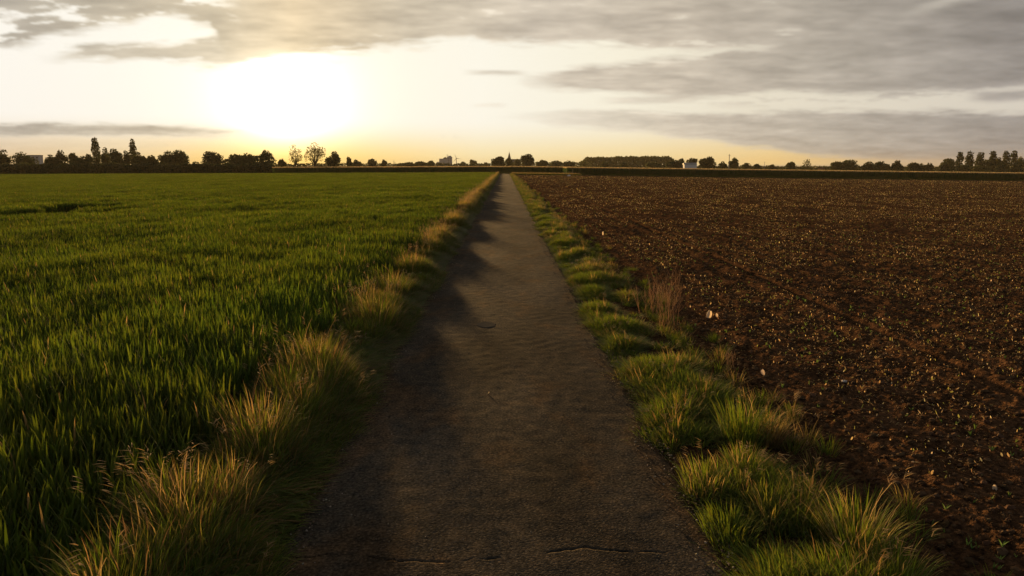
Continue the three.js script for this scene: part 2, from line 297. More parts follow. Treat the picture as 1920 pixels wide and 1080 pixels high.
function lump(r, squash, detail = 1, rough = 0.5) {
  const g = new THREE.IcosahedronGeometry(1, detail), p = g.attributes.position, s = r() * 50;
  for (let i = 0; i < p.count; i++) { const x = p.getX(i), y = p.getY(i), z = p.getZ(i), k = 1 + rough * (n3(x * 1.3 + s, y * 1.3, z * 1.3) + 0.5 * n3(x * 3 + s, y * 3, z * 3)); p.setXYZ(i, x * k, y * k * squash, z * k); }
  g.computeVertexNormals(); return g;
}
{ // loose clods, straw and seedlings on the ploughed field
  const r = rng(77), clods = [0, 1, 2, 3].map(() => lump(r, 0.7, 1, 0.7)), cl = [], st = [], se = [];
  const at = (dens) => { // a spot whose density falls with distance
    const D = 2.6 + Math.pow(r(), dens) * 200, x = 2.75 + r() * (8 + 0.85 * D); return [x, -D];
  };
  const clodTones = [[0.09, 0.052, 0.028], [0.066, 0.039, 0.022], [0.12, 0.072, 0.04]];
  for (let i = 0; i < 100000; i++) { const [x, z] = at(2.0), bent = x + 0.12 * n3(z * 0.08, 2.2), s = (Math.abs(bent - 6.08) < 0.17 ? 0.3 : 1) * (0.007 + 0.024 * Math.pow(r(), 3.0)) * (1 + -z * 0.012); cl.push({ x, z, y: terrain(x) + ploughed(x, z) + s * 0.25, turn: r() * 6.3, rx: r() - 0.5, rz: r() - 0.5, sx: s * (0.8 + r() * 0.6), sy: s, sz: s * (0.8 + r() * 0.5), v: i % 4, tint: vary(r, clodTones[i % 3], 0.4) }); }
  const straws = [0, 1, 2, 3, 4].map((k) => { const b = new Ribbons(), c = [1, 1, 1]; b.blade(0, 0, 0, 1, k === 4 ? 0.5 : 0.14 + 0.1 * r(), 0, 1.1 + 0.35 * r(), k % 2 ? 0.9 : -0.5, 3, c, 0, k === 4 ? (t) => Math.sin(Math.PI * (0.1 + 0.85 * t)) : () => 1); return b.geometry(); });
  const strawTones = [[0.7, 0.5, 0.22], [0.6, 0.42, 0.19], [0.75, 0.6, 0.34], [0.45, 0.26, 0.12], [0.45, 0.44, 0.1]];
  for (let i = 0; i < 330000; i++) { const [x, z] = at(1.2), clump = n3(x * 0.5, z * 0.3, 3.3) + 0.5 * n3(x * 1.7, z * 1.2, 6.3); if (clump < -0.15 + 0.3 * r() - 0.15 || x < 2.9 + 1.3 * r() || Math.abs(x + 0.12 * n3(z * 0.08, 2.2) - 6.08) < 0.17 || r() < 0.6 * smoothstep(-z, 40, 110)) continue; const s = (0.013 + 0.034 * r() * r()) * (1 + -z * 0.018); st.push({ x, z, y: terrain(x) + ploughed(x, z) + 0.012, turn: r() * 6.3, rx: (r() - 0.5) * 1.2, rz: (r() - 0.3) * 1.4, sx: s, v: Math.floor(r() * 5), tint: vary(r, strawTones[Math.floor(r() * 5)], 0.5) }); }
  const seedlings = [0, 1, 2].map(() => { const b = new Ribbons(); for (let k = 0; k < 4; k++) b.blade((r() - 0.5) * 0.1, 0, (r() - 0.5) * 0.1, 0.6 + 0.5 * r(), 0.17, r() * 6.3, 0.2 + 0.5 * r(), 0.8, 3, [1, 1, 1]); return b.geometry(); });
  for (let i = 0; i < 12000; i++) { const [x, z] = at(1.7); if (n3(x * 0.6, z * 0.4, 1.3) < -0.1) continue; const s = 0.03 + 0.05 * r(); se.push({ x, z, y: terrain(x) + ploughed(x, z), turn: r() * 6.3, sx: s, v: i % 3, tint: vary(r, [0.17, 0.26, 0.05], 0.6) }); }
  scatter(field, 'clod', clods, new THREE.MeshPhysicalMaterial({ roughness: 0.95, specularIntensity: 0.1, flatShading: true }), cl);
  scatter(field, 'straw', straws, leafy({ transmission: 0.5 }), st);
  scatter(field, 'seedling', seedlings, leafy(), se);
}

// ---- the green wheat
const hollows = [[[-160, 416], [-60, 411], [60, 402], [150, 391]], [[130, 387], [200, 387]], [[165, 403], [230, 395]]].map((l) => l.map(([x, y]) => spot(x, y, 0.3)));
function hollowAt(x, z) { // distance to the flattened tracks in the crop
  let best = 99;
  hollows.forEach((l, k) => { for (let i = 1; i < l.length; i++) { const ax = l[i - 1].x, az = l[i - 1].z, bx = l[i].x - ax, bz = l[i].z - az, t = clamp(((x - ax) * bx + (z - az) * bz) / (bx * bx + bz * bz), 0, 1); best = Math.min(best, Math.hypot(x - ax - bx * t, z - az - bz * t) / ([1.9, 1.0, 0.9][k] * (1 + 0.7 * n3(x * 0.5, z * 0.4, 3.9)))); } });
  return best;
}
{
  const r = rng(11), green = [0.085, 0.125, 0.009], pale = [0.155, 0.185, 0.015];
  const patch = () => {
    const b = new Ribbons();
    for (let k = 0; k < 66; k++) {
      const a = r() * 6.283, d = 0.37 * Math.sqrt(r()), x = Math.cos(a) * d, z = Math.sin(a) * d, h = 0.97 + 0.34 * (r() - 0.5), c = vary(r, r() < 0.25 ? pale : green, 0.5), t0 = r() * 6.283;
      b.blade(x, 0, z, 0.4 * h, 0.007, t0, 0.05 * r(), 0.05, 1, c, r() * 6.3, () => 1);
      const dry = r() < 0.035 ? [0.42, 0.28, 0.1] : c, w = () => 0.014 + 0.01 * r(), f = (t) => Math.min(1, 0.55 + 2.5 * t) * (1 - t ** 2.6);
      b.blade(x, 0.33 * h, z, 0.2 + 0.1 * r(), w(), t0, 0.08 + 0.25 * r(), 0.25 + 0.7 * r() * r(), 4, dry, t0, f);
      b.blade(x, 0.25 * h, z, 0.2 + 0.1 * r(), w(), t0 + 2.6 + r(), 0.15 + 0.3 * r(), 0.4 + 0.9 * r(), 4, c, t0 + 2.6, f);
      b.blade(x, 0.14 * h, z, 0.18 + 0.1 * r(), w(), t0 + 1.2 + r(), 0.3 + 0.4 * r(), 0.8 + 0.8 * r(), 3, c, t0 + 1.2, f);
    }
    return b.geometry();
  };
  const variants = [0, 1, 2, 3, 4, 5].map(patch), spots = [];
  for (let z = 1.2, row = 0; z > -226; row++) {
    const D = Math.max(-z, 0), step = D < 60 ? 0.46 : D < 120 ? 0.56 : 0.7;
    for (let x = -2.76 - r() * 0.2; x > -(9 + 0.86 * D); x -= step) {
      const X = x + (r() - 0.5) * step * 0.6, Z = z + (r() - 0.5) * step * 0.6, hol = hollowAt(X, Z);
      if (X > -2.74 + 0.12 * n3(Z * 0.8, 6.6)) continue;
      if (r() < 0.05) continue;
      if (hol < 1) { if (r() < 0.85) continue; }
      const wave = 1.04 + 0.12 * n3(X * 0.18, Z * 0.1, 2.2) + 0.16 * n3(X * 0.6, Z * 0.35, 7.1) + 0.16 * n3(X * 1.5, Z * 1.1, 1.9) - 0.12 * smoothstep(X, -3.4, -2.7);
      const s = (step / 0.46) * (0.97 + 0.1 * r()), ton = 1 + 0.35 * n3(X * 0.25, Z * 0.12, 5.1) + 0.3 * (r() - 0.5);
      spots.push({ x: X, z: Z, y: terrain(X) + 0.03 * n3(X * 0.2, Z * 0.2) - 0.03, turn: r() * 6.283, sx: s, sy: wave * (hol < 1 ? 0.2 : 1) * (0.94 + 0.12 * r()), sz: s, v: Math.floor(r() * 6), tint: [ton * (1 + 0.15 * n3(X * 0.4, Z * 0.4, 3.1)), ton, ton] });
    }
    z -= step;
  }
  const o = new THREE.Group(); scatter(o, 'wheat_plants', variants, leafy({ transmission: 0.5 }), spots);
  add(o, 'wheat_field', 'dense young green wheat filling the field left of the lane', 'wheat', { kind: 'stuff' });
}

// ---- grass of the verges
function tuft(r, blades, radius, height, tones, lean, dryTop = 0, heads = 0) {
  const b = new Ribbons();
  for (let k = 0; k < blades; k++) {
    const a = r() * 6.283, d = radius * Math.sqrt(r()), c = vary(r, tones[Math.floor(r() * tones.length)], 0.5), L = height * (0.55 + 0.6 * r());
    b.blade(Math.cos(a) * d, 0, Math.sin(a) * d, L, 0.005 + 0.006 * r(), a + (r() - 0.5) * 1.4, lean * (0.2 + 0.8 * r()) * (0.3 + d / radius), 0.5 + 1.2 * r() * r(), 4, c);
  }
  for (let k = 0; k < heads; k++) { // flowering stems with nodding panicles
    const a = r() * 6.283, d = radius * 0.7 * Math.sqrt(r()), c = vary(r, [0.42, 0.27, 0.12], 0.4), turn = 2.6 + (r() - 0.5) * 2.2, L = height * (1.1 + 0.35 * r());
    const tip = b.blade(Math.cos(a) * d, 0, Math.sin(a) * d, L, 0.0035, turn, 0.1 + 0.15 * r(), 0.5 + 0.5 * r(), 5, c, r() * 6, () => 1);
    for (let q = 0; q < 7; q++) b.blade(tip[0] + (r() - 0.5) * 0.02, tip[1] - 0.012 * q + 0.02, tip[2] + (r() - 0.5) * 0.02, 0.05 + 0.03 * r(), 0.008, turn + (r() - 0.5) * 1.6, 0.9 + 0.6 * r(), 0.5, 2, c, r() * 6, (t) => Math.sin(Math.PI * (0.15 + 0.8 * t)));
  }
  return b.geometry();
}
const FRESH = [0.17, 0.225, 0.016], LUSH = [0.095, 0.15, 0.014], OLIVE = [0.2, 0.19, 0.024], STRAW = [0.48, 0.34, 0.11], RUST = [0.34, 0.19, 0.07];
const grassMat = leafy({ transmission: 0.5 });
{
  const r = rng(23);
  const greens = [0, 1, 2].map(() => tuft(r, 60, 0.12, 0.27, [FRESH, LUSH, FRESH, OLIVE], 0.7));
  const mixed = [0, 1, 2].map((k) => tuft(r, 60, 0.13, 0.36, [OLIVE, STRAW, FRESH, OLIVE, RUST, OLIVE], 0.65, 0, k === 0 ? 3 : 0));
  const tangle = [0, 1].map(() => tuft(r, 60, 0.16, 0.28, [LUSH, FRESH, LUSH, OLIVE, LUSH, RUST], 1.3));
  const variants = [...greens, ...mixed, ...tangle];
  const left = [], right = [];
  const put = (list, x, z, y, s, sy, v, t) => list.push({ x, z, y, turn: r() * 6.283, sx: s, sy, sz: s, v, tint: [t, t, t] });
  for (let z = 0.6; z > -228;) {
    const D = Math.max(-z, 2), n = D < 25 ? 3.2 : D < 80 ? 2.2 : 1.6, grow = D < 25 ? 1 : D < 80 ? 1.2 : 1.45;
    for (let k = 0; k < n * 5; k++) { // left: short and tangled by the lane, tussocks towards the wheat
      const edge = laneEdge(z, -1), x = edge + 0.07 - r() * 1.08, f = clamp((edge - x) / 1.0, 0, 1), tus = smoothstep(n3(x * 0.7, z * 0.75, 4.4) + 0.35 * n3(x * 2, z * 2.1, 1.4), -0.18, 0.28);
      const tall = f > 0.35 && r() < 0.25 + 0.6 * tus, sy = (1 + 0.25 * smoothstep(D, 15, 60)) * (0.34 + 0.62 * smoothstep(f, 0.0, 0.5)) * (0.45 + 0.95 * tus) * (0.8 + 0.4 * r()) * (f > 0.9 ? 0.7 : 1);
      const dryness = tall ? 0.12 + 0.68 * smoothstep(D, 14, 50) : 0.02;
      put(left, x, z + (r() - 0.5) * 0.1, terrain(x) + mound(x, z, -1) - 0.03, grow * (0.8 + 0.5 * r()) * (0.75 + 0.4 * f), sy, r() < dryness ? 3 + Math.floor(r() * 3) : r() < 0.5 ? 6 + Math.floor(r() * 2) : Math.floor(r() * 3), 0.8 + 0.4 * r());
    }
    for (let k = 0; k < n * 3.6; k++) { // right: bright short grass in clumps, thinning out towards the soil
      const edge = laneEdge(z, 1), w = 0.95 + 0.45 * n3(z * 0.22, 9.9) + 0.15 * n3(z * 0.9, 2.9), q = r(), x = edge - 0.05 + q * w, patchy = n3(x * 1.2, z * 0.9, 8.1) + 0.4 * n3(x * 3.2, z * 2.8, 2.1);
      if (patchy < -0.25 + 0.4 * r() - 0.2 + 0.3 * q + 0.3 * (1 - smoothstep(D, 4, 11))) continue;
      const sy = (0.28 + 0.55 * smoothstep(patchy, -0.2, 0.5)) * (0.7 + 0.5 * r()) * (q < 0.12 ? 0.6 : 1);
      put(right, x, z + (r() - 0.5) * 0.12, terrain(x) + mound(x, z, 1) - 0.03, grow * (0.75 + 0.4 * r()), sy, r() < 0.06 + 0.3 * smoothstep(D, 30, 120) * r() + (q > 0.8 ? 0.15 : 0) ? 3 + Math.floor(r() * 3) : Math.floor(r() * 3), 0.85 + 0.4 * r());
    }
    if (r() < 0.5) { const x = 2.5 + 0.9 * r() * r(); put(right, x, z, terrain(x) + mound(x, z, 1) - 0.03, 0.6 + 0.3 * r(), 0.35 + 0.4 * r(), Math.floor(r() * 4), 0.8); }
    z -= D < 25 ? 0.05 : 0.05 + 0.0022 * (D - 25);
  }
  for (let k = 0; k < 5200; k++) { // grass along the cross track at the lane's end
    const x = r() < 0.75 ? 2 + r() * 20 : -2 - r() * 30, z = -213 - r() * 9 - (x < 0 ? 12 : 0); put(right, x, z, terrain(x), 1.6, 1.1 + 0.5 * r(), r() < 0.5 ? 3 + Math.floor(r() * 3) : Math.floor(r() * 3), 1);
  }
  const a = new THREE.Group(), b = new THREE.Group();
  scatter(a, 'grass', variants, grassMat, left); scatter(b, 'grass', variants, grassMat, right);
  add(a, 'verge_grass', 'tangled verge grass with golden dry tops beside the wheat', 'grass', { kind: 'stuff' });
  add(b, 'verge_grass', 'bright green verge grass along the right edge of the lane', 'grass', { kind: 'stuff' });
}
{ // single tussocks that stand out of the verges
  const GT = 'grass tussocks standing out of the verges';
  const tussock = (px, py, h, w, tones, heads, label, seed) => {
    const r = rng(seed), at = spot(px, py, h * 0.6), geo = tuft(r, 380, w, h, tones, 0.55, 0, heads), o = mesh('grass_tussock', geo, grassMat);
    o.position.set(at.x, terrain(at.x) + mound(at.x, at.z, at.x) - 0.02, at.z); o.rotation.y = seed;
    add(o, 'grass_tussock', label, 'tussock', { group: GT });
  };
  const DRY = [OLIVE, FRESH, OLIVE, STRAW, FRESH, RUST], MID = [FRESH, OLIVE, FRESH, STRAW], GRN = [FRESH, LUSH, FRESH, OLIVE];
  tussock(345, 955, 0.5, 0.22, DRY, 9, 'golden seeding grass tussock on the left verge, nearest the viewer', 1);
  tussock(425, 930, 0.42, 0.18, DRY, 3, 'smaller dry tussock just right of the nearest golden left one', 2);
  tussock(485, 800, 0.52, 0.24, DRY, 4, 'bright golden tussock on the left verge, second from the viewer', 3);
  tussock(590, 672, 0.54, 0.28, DRY, 4, 'broad golden tussock on the left verge, third from the viewer', 4);
  tussock(705, 590, 0.54, 0.28, DRY, 3, 'golden tussock on the left verge, fourth from the viewer', 5);
  tussock(735, 535, 0.52, 0.28, DRY, 3, 'golden tussock on the left verge, fifth from the viewer', 6);
  tussock(1395, 785, 0.42, 0.2, GRN, 3, 'tall bright green tussock between right verge and ploughed soil', 7);
  tussock(1445, 790, 0.34, 0.1, [RUST, STRAW, OLIVE], 4, 'small reddish dry tussock touching the tall green one', 8);
  tussock(1610, 975, 0.4, 0.16, MID, 2, 'green tussock with yellow tips at the bottom right, near the soil', 9);
  tussock(1680, 1050, 0.3, 0.13, MID, 1, 'low yellowish tussock in the bottom right corner of the verge', 10);
  tussock(1330, 885, 0.26, 0.2, MID, 2, 'wide low green tussock beside the lane edge at lower right', 11);
  tussock(1370, 970, 0.22, 0.18, GRN, 0, 'short green tussock at the lane edge, below the wide low one', 12);
  tussock(1395, 860, 0.26, 0.12, MID, 2, 'small spiky tussock behind the wide low green one', 13);
}

// ---- dry weeds, stones and litter
function dryWeed(px, py, h, stems, spread, label, seed) {
  const r = rng(seed), at = spot(px, py), b = new Ribbons(), o = new THREE.Group();
  for (let k = 0; k < stems; k++) {
    const a = r() * 6.283, d = spread * Math.sqrt(r()), L = h * (0.6 + 0.45 * r()), t = r() * 6.283, c = vary(r, [0.3, 0.18, 0.1], 0.4), x = Math.cos(a) * d, z = Math.sin(a) * d, tilt = 0.08 + 0.42 * r();
    for (const f of [0, 1.57]) b.blade(x, 0, z, L, 0.009, t, tilt, 0.12, 4, c, f, (q) => 1 - 0.7 * q);
    for (let q = 0; q < 9; q++) { const s = 0.3 + 0.65 * r(), y = L * s * Math.cos(tilt), off = L * s * Math.sin(tilt); b.blade(x + Math.cos(t) * off, y, z + Math.sin(t) * off, L * (0.12 + 0.25 * r()), 0.006, r() * 6.283, 0.35 + 0.4 * r(), -0.4, 2, c, r() * 6.3, (u) => 1 - 0.6 * u); }
  }
  const m = mesh('dry_weed', b.geometry(), leafy({ transmission: 0.2 })); m.position.set(at.x, terrain(at.x) - 0.03, at.z);
  add(m, 'dry_weed', label, 'weed', { group: 'dead weeds at the edge of the ploughed field' });
}
dryWeed(1215, 588, 0.66, 16, 0.17, 'shorter brown dead weed left of its taller neighbour at the field edge', 31);
dryWeed(1250, 612, 0.92, 20, 0.16, 'tallest brown dead weed with spreading twigs at the field edge', 32);
dryWeed(1370, 690, 0.28, 8, 0.06, 'small dead weed by the green tuft, right of the lane', 33);
{
  const stone = (px, py, w, squash, tone, label, seed, name = 'stone') => {
    const r = rng(seed), at = spot(px, py), m = mesh(name, lump(r, squash, 3, 0.45), matte(...tone)); m.scale.setScalar(w / 2); m.rotation.y = seed * 1.7;
    const y = at.x > 2.6 ? ploughed(at.x, at.z) : 0.02;
    m.position.set(at.x, terrain(at.x) + y + w * 0.5 * squash * 0.55, at.z); add(m, name, label, 'stone', { group: 'pale stones' });
  };
  const husk = (px, py, w, tone, label, seed) => { // a curled, paper-thin scrap of dry husk, cupped across its width
    const r = rng(seed), at = spot(px, py), p = [], nor = [], c = [], idx = [], n = 8, t0 = vary(r, tone, 0.15);
    for (let j = 0; j <= n; j++) for (let i = 0; i <= n; i++) { const u = i / n * 2 - 1, v = j / n, half = 0.5 * Math.sin(Math.PI * (0.1 + 0.82 * v)) ** 0.7, a = u * 1.1; p.push(Math.sin(a) * half * 0.8, v * 1.05 + 0.05 * n3(u * 2, v * 3, seed), (1 - Math.cos(a)) * half + 0.35 * v * v + 0.04 * n3(u * 3, v * 3, seed + 5)); c.push(...t0); if (i && j) { const k = j * (n + 1) + i; idx.push(k, k - 1, k - n - 2, k, k - n - 2, k - n - 1); } }
    const g = new THREE.BufferGeometry(); g.setAttribute('position', new THREE.Float32BufferAttribute(p, 3)); g.setAttribute('color', new THREE.Float32BufferAttribute(c, 3)); g.setIndex(idx); g.computeVertexNormals();
    const m = mesh('dry_husk', g, leafy({ transmission: 0.5 })); m.scale.setScalar(w); m.rotation.set(-0.3, seed * 0.7, (r() - 0.5) * 1.2, 'YXZ');
    m.position.set(at.x, terrain(at.x) + ploughed(at.x, at.z) - 0.01, at.z); add(m, 'dry_husk', label, 'husk', { group: 'pale husks on the soil' });
  };
  husk(1326, 592, 0.15, [0.72, 0.56, 0.4], 'largest pale curled husk on the soil, right of the dead weeds', 3);
  husk(1345, 592, 0.07, [0.6, 0.46, 0.32], 'small pale husk touching the largest one', 4);
  husk(1434, 694, 0.075, [0.7, 0.56, 0.42], 'pale husk alone on the soil, centre right', 5);
  husk(1131, 440, 0.13, [0.7, 0.54, 0.38], 'pale husk far off beside the right verge grass', 6);
  husk(1866, 916, 0.05, [0.6, 0.48, 0.34], 'small pale husk at the right edge of the picture', 8);
  stone(1583, 713, 0.06, 0.4, [0.5, 0.47, 0.44], 'small flat grey stone on the ploughed soil', 9);
  // a dry curled leaf on the lane
  const b = new Ribbons(); b.blade(0, 0, 0, 0.07, 0.016, 1.2, 1.25, -1.2, 6, [0.5, 0.42, 0.3], 1.2, (t) => Math.sin(Math.PI * (0.12 + 0.8 * t)));
  const at = spot(914, 743), m = mesh('dry_leaf', b.geometry(), leafy({ transmission: 0.3 })); m.position.set(at.x, 0.036 + 0.012 * n3(at.x * 1.3, at.z * 0.5), at.z);
  add(m, 'dry_leaf', 'pale curled dry leaf lying in the middle of the lane', 'leaf');
}
{ // an old oval patch in the asphalt
  const at = spot(912, 612), s = new THREE.Shape(); for (let k = 0; k <= 28; k++) { const a = k / 28 * 6.2832, q = 1 + 0.12 * n3(Math.cos(a) * 1.5, Math.sin(a) * 1.5, 4.4); s[k ? 'lineTo' : 'moveTo'](Math.cos(a) * 0.14 * q, Math.sin(a) * 0.2 * q); }
  const g = new THREE.ExtrudeGeometry(s, { depth: 0.003, bevelEnabled: true, bevelSize: 0.015, bevelThickness: 0.003, bevelSegments: 2 }).rotateX(-Math.PI / 2), m = mesh('patch', g, matte(0.1, 0.088, 0.07, { specularIntensity: 0 }));
  m.position.set(at.x, 0.035 + 0.012 * n3(at.x * 1.3, at.z * 0.5), at.z); scene.getObjectByName('farm_lane').add(m);
}
{ // grit and crumbs of soil along the lane's edges
  const r = rng(91), g = [0, 1, 2].map(() => lump(r, 0.7, 0, 0.5)), list = [];
  for (let k = 0; k < 7000; k++) { const D = 2.8 + 30 * r() ** 1.6, side = r() < 0.35 ? -1 : 1, e = laneEdge(-D, side), x = e - side * (0.32 * r() ** 2 - 0.05), s = 0.003 + 0.009 * r() ** 3; list.push({ x, z: -D, y: 0.012 + s * 0.3, turn: r() * 6, sx: s, v: k % 3, tint: vary(r, r() < 0.75 ? [0.1, 0.07, 0.045] : [0.3, 0.25, 0.19], 0.4) }); }
  for (let k = 0; k < 1500; k++) { const D = 2.8 + 22 * r() ** 1.4, x = -1.4 + 2.7 * r(), s = 0.002 + 0.005 * r() ** 3; list.push({ x, z: -D, y: 0.036 * (1 - (x / 1.55) ** 2) + 0.002, turn: r() * 6, sx: s, v: k % 3, tint: vary(r, [0.24, 0.2, 0.16], 0.5) }); }
  const o = new THREE.Group(); scatter(o, 'grit', g, new THREE.MeshStandardMaterial({ roughness: 0.9 }), list);
  add(o, 'lane_grit', 'grit and soil crumbs strewn over the lane', 'grit', { kind: 'stuff' });
}

// ---- maize standing across the end of the fields
{
  const r = rng(41);
  const maize = () => {
    const b = new Ribbons(), g = [0.07, 0.12, 0.025], s = [0.62, 0.47, 0.25];
    for (const f of [0, 1.57]) b.blade(0, 0, 0, 2.0, 0.04, 0, 0, 0, 2, g, f, () => 1);
    for (let k = 0; k < 9; k++) b.blade(0, 0.35 + k * 0.185, 0, 0.55 + 0.25 * r(), 0.09, k * 3.1 + r() * 0.7, 0.35 + 0.2 * r(), 1.5, 4, vary(r, g, 0.3), k * 3.1, (t) => Math.min(1, 0.4 + 3 * t) * (1 - t ** 2.5));
    for (let k = 0; k < 14; k++) b.blade(0, 1.93, 0, 0.26 + 0.18 * r(), 0.045, r() * 6.283, 0.75 * r(), 0.4, 2, vary(r, s, 0.3), r() * 6, () => 1);
    return b.geometry();
  };
  const variants = [0, 1, 2, 3].map(maize), field = (x0, x1, zf, slope, rows) => {
    const list = [];
    for (let q = 0; q < rows; q++) for (let x = x0; x < x1; x += q < 6 ? 0.19 : 0.4) { const X = x + (r() - 0.5) * 0.1, s = 0.96 + 0.1 * r() + 0.03 * n3(x * 0.1, q * 0.3); list.push({ x: X, z: zf + slope * (x - x0) - q * 0.75 + (r() - 0.5) * 0.12, y: terrain(X) - 0.05, turn: r() * 6.283, sx: 1.0, sy: s, v: Math.floor(r() * 4), tint: vary(r, [1, 1, 1], 0.3) }); }
    return list;
  };
  const a = new THREE.Group(), b = new THREE.Group(), m = leafy({ transmission: 0.5 });
  scatter(a, 'maize_plants', variants, m, field(acrossAt(512, 255), 24, -255, 0, 16));
  scatter(b, 'maize_plants', variants, m, field(acrossAt(1063, 226), 215, -226, 0, 20));
  add(a, 'maize_field', 'tall maize with pale tassels standing behind the green wheat', 'maize', { kind: 'stuff' });
  add(b, 'maize_field', 'tall maize with pale tassels standing behind the ploughed field', 'maize', { kind: 'stuff' });
}

// ---- trees: trunk with limbs, crown of leaf clumps
const barkMat = matte(0.07, 0.055, 0.04), crownMat = leafy({ transmission: 0.3 });
function limb(list, from, to, r0, r1, bow = 0.06) {
  const mid = from.clone().lerp(to, 0.5).add(new THREE.Vector3(bow * (to.y - from.y) * 0.5, 0, bow * (to.x - from.x)));
  const c = new THREE.QuadraticBezierCurve3(from, mid, to), g = new THREE.TubeGeometry(c, 5, 1, 6), p = g.attributes.position;
  for (let k = 0; k <= 5; k++) { const o = c.getPointAt(k / 5), q = lerp(r0, r1, k / 5); for (let j = 0; j <= 6; j++) { const i = k * 7 + j; p.setXYZ(i, o.x + (p.getX(i) - o.x) * q, o.y + (p.getY(i) - o.y) * q, o.z + (p.getZ(i) - o.z) * q); } }
  list.push(g);
}
const V = (x, y, z) => new THREE.Vector3(x, y, z);
let treeSeed = 100;
function tree(name, px, w, top, D, kind, label, group, tone = [0.06, 0.075, 0.022]) {
  const r = rng(treeSeed++), x0 = acrossAt(px, D), gy = terrain(x0) - 0.1, h = heightAt(top, D) - gy, W = w / 1390 * D, o = new THREE.Group(), limbs = [], b = new Ribbons();
  o.position.set(x0, gy, -D);
  const lobes = [];
  const tall = kind === 'poplar', bush = kind === 'bush', airy = kind === 'airy', umbrella = kind === 'umbrella';
  const stem = bush ? 0.1 : tall ? 0.12 : umbrella ? 0.55 : D < 360 ? 0.08 : 0.14;
  if (tall) for (let k = 0; k < 9; k++) { const t = (k + 0.5) / 9 * 0.94, q = Math.sin(Math.PI * Math.min(1, 0.22 + t * 0.7)) ** 0.6; lobes.push([(r() - 0.5) * W * 0.18, h * (stem + (1 - stem) * t), (r() - 0.5) * W * 0.2, W * 0.5 * q * (0.85 + 0.3 * r()), h * 0.1]); }
  else {
    const n = bush ? 7 : umbrella ? 8 : 13, ch = h * (1 - stem) * 0.5, cy = h * stem + ch;
    for (let k = 0; k < n; k++) { const a = r() * 6.283, u = r() * 2 - 1, d = Math.sqrt(1 - u * u), q = 0.56 + 0.1 * r(); const R = W * (0.17 + 0.1 * r()); lobes.push([Math.cos(a) * d * W * 0.5 * q, cy + u * ch * 0.5, Math.sin(a) * d * W * 0.45 * q, R, Math.min(R * 0.85, ch * 0.44)]); }
    lobes.push([0, cy, 0, W * 0.3, ch * 0.6], [(r() - 0.5) * W * 0.2, h - ch * 0.42, 0, W * 0.22, ch * 0.42]);
  }
  const area = lobes.reduce((s, l) => s + l[3] * l[4], 0), size = clamp(0.0011 * D, 0.28, 1.6), N = clamp(Math.round(area * 9 / (size * size) * (airy ? 0.24 : 1)), 160, 2600);
  for (let k = 0; k < N; k++) {
    const pick = r() * area; let s = 0, l = lobes[0]; for (l of lobes) { s += l[3] * l[4]; if (s > pick) break; }
    const v = V(r() - 0.5, r() - 0.5, r() - 0.5).normalize().multiplyScalar((airy ? 1.05 : 1) * (0.45 + 0.6 * Math.sqrt(r()))), q = size * (0.55 + 0.7 * r()) * (airy ? 0.75 : 1);
    const Y = Math.max(l[1] + v.y * l[4], bush ? 0.1 : h * stem * 0.6); b.quad(l[0] + v.x * l[3], Y, l[2] + v.z * l[3], q, q * 0.75, r, vary(r, tone, 0.5));
  }
  const tr = Math.max(0.12, Math.min(W, h) * 0.035), fork = V(0, h * Math.max(stem, 0.15), 0);
  limb(limbs, V(0, 0, 0), fork, tr * 1.35, tr * 0.9, 0.02);
  limb(limbs, fork, V((r() - 0.5) * W * 0.1, h * 0.93, 0), tr * 0.9, tr * 0.2, 0.03);
  if (!tall) for (const l of lobes.slice(0, airy ? 13 : 7)) limb(limbs, fork.clone().setY(fork.y + h * 0.12 * r()), V(l[0], l[1], l[2]), tr * 0.55, tr * 0.12);
  else for (const l of lobes.slice(2, 7)) limb(limbs, V(0, l[1] - h * 0.14, 0), V(l[3] * (r() - 0.5) * 1.2, l[1] + h * 0.05, l[3] * (r() - 0.5)), tr * 0.35, tr * 0.1);
  mesh('trunk', mergeGeometries(limbs), barkMat, o); mesh('crown', b.geometry(), crownMat, o);
  return add(o, name, label, bush ? 'bush' : 'tree', { group });
}
const OLV = [0.09, 0.095, 0.026], DARK = [0.05, 0.06, 0.02], LITE = [0.13, 0.13, 0.035];
const GL = 'trees along the left horizon', GM = 'trees along the middle horizon', GR = 'trees along the right horizon';
const T = (name, kind, group, rows) => rows.forEach(([px, w, top, D, label, tone]) => tree(name, px, w, top, D, kind, label, group, tone));
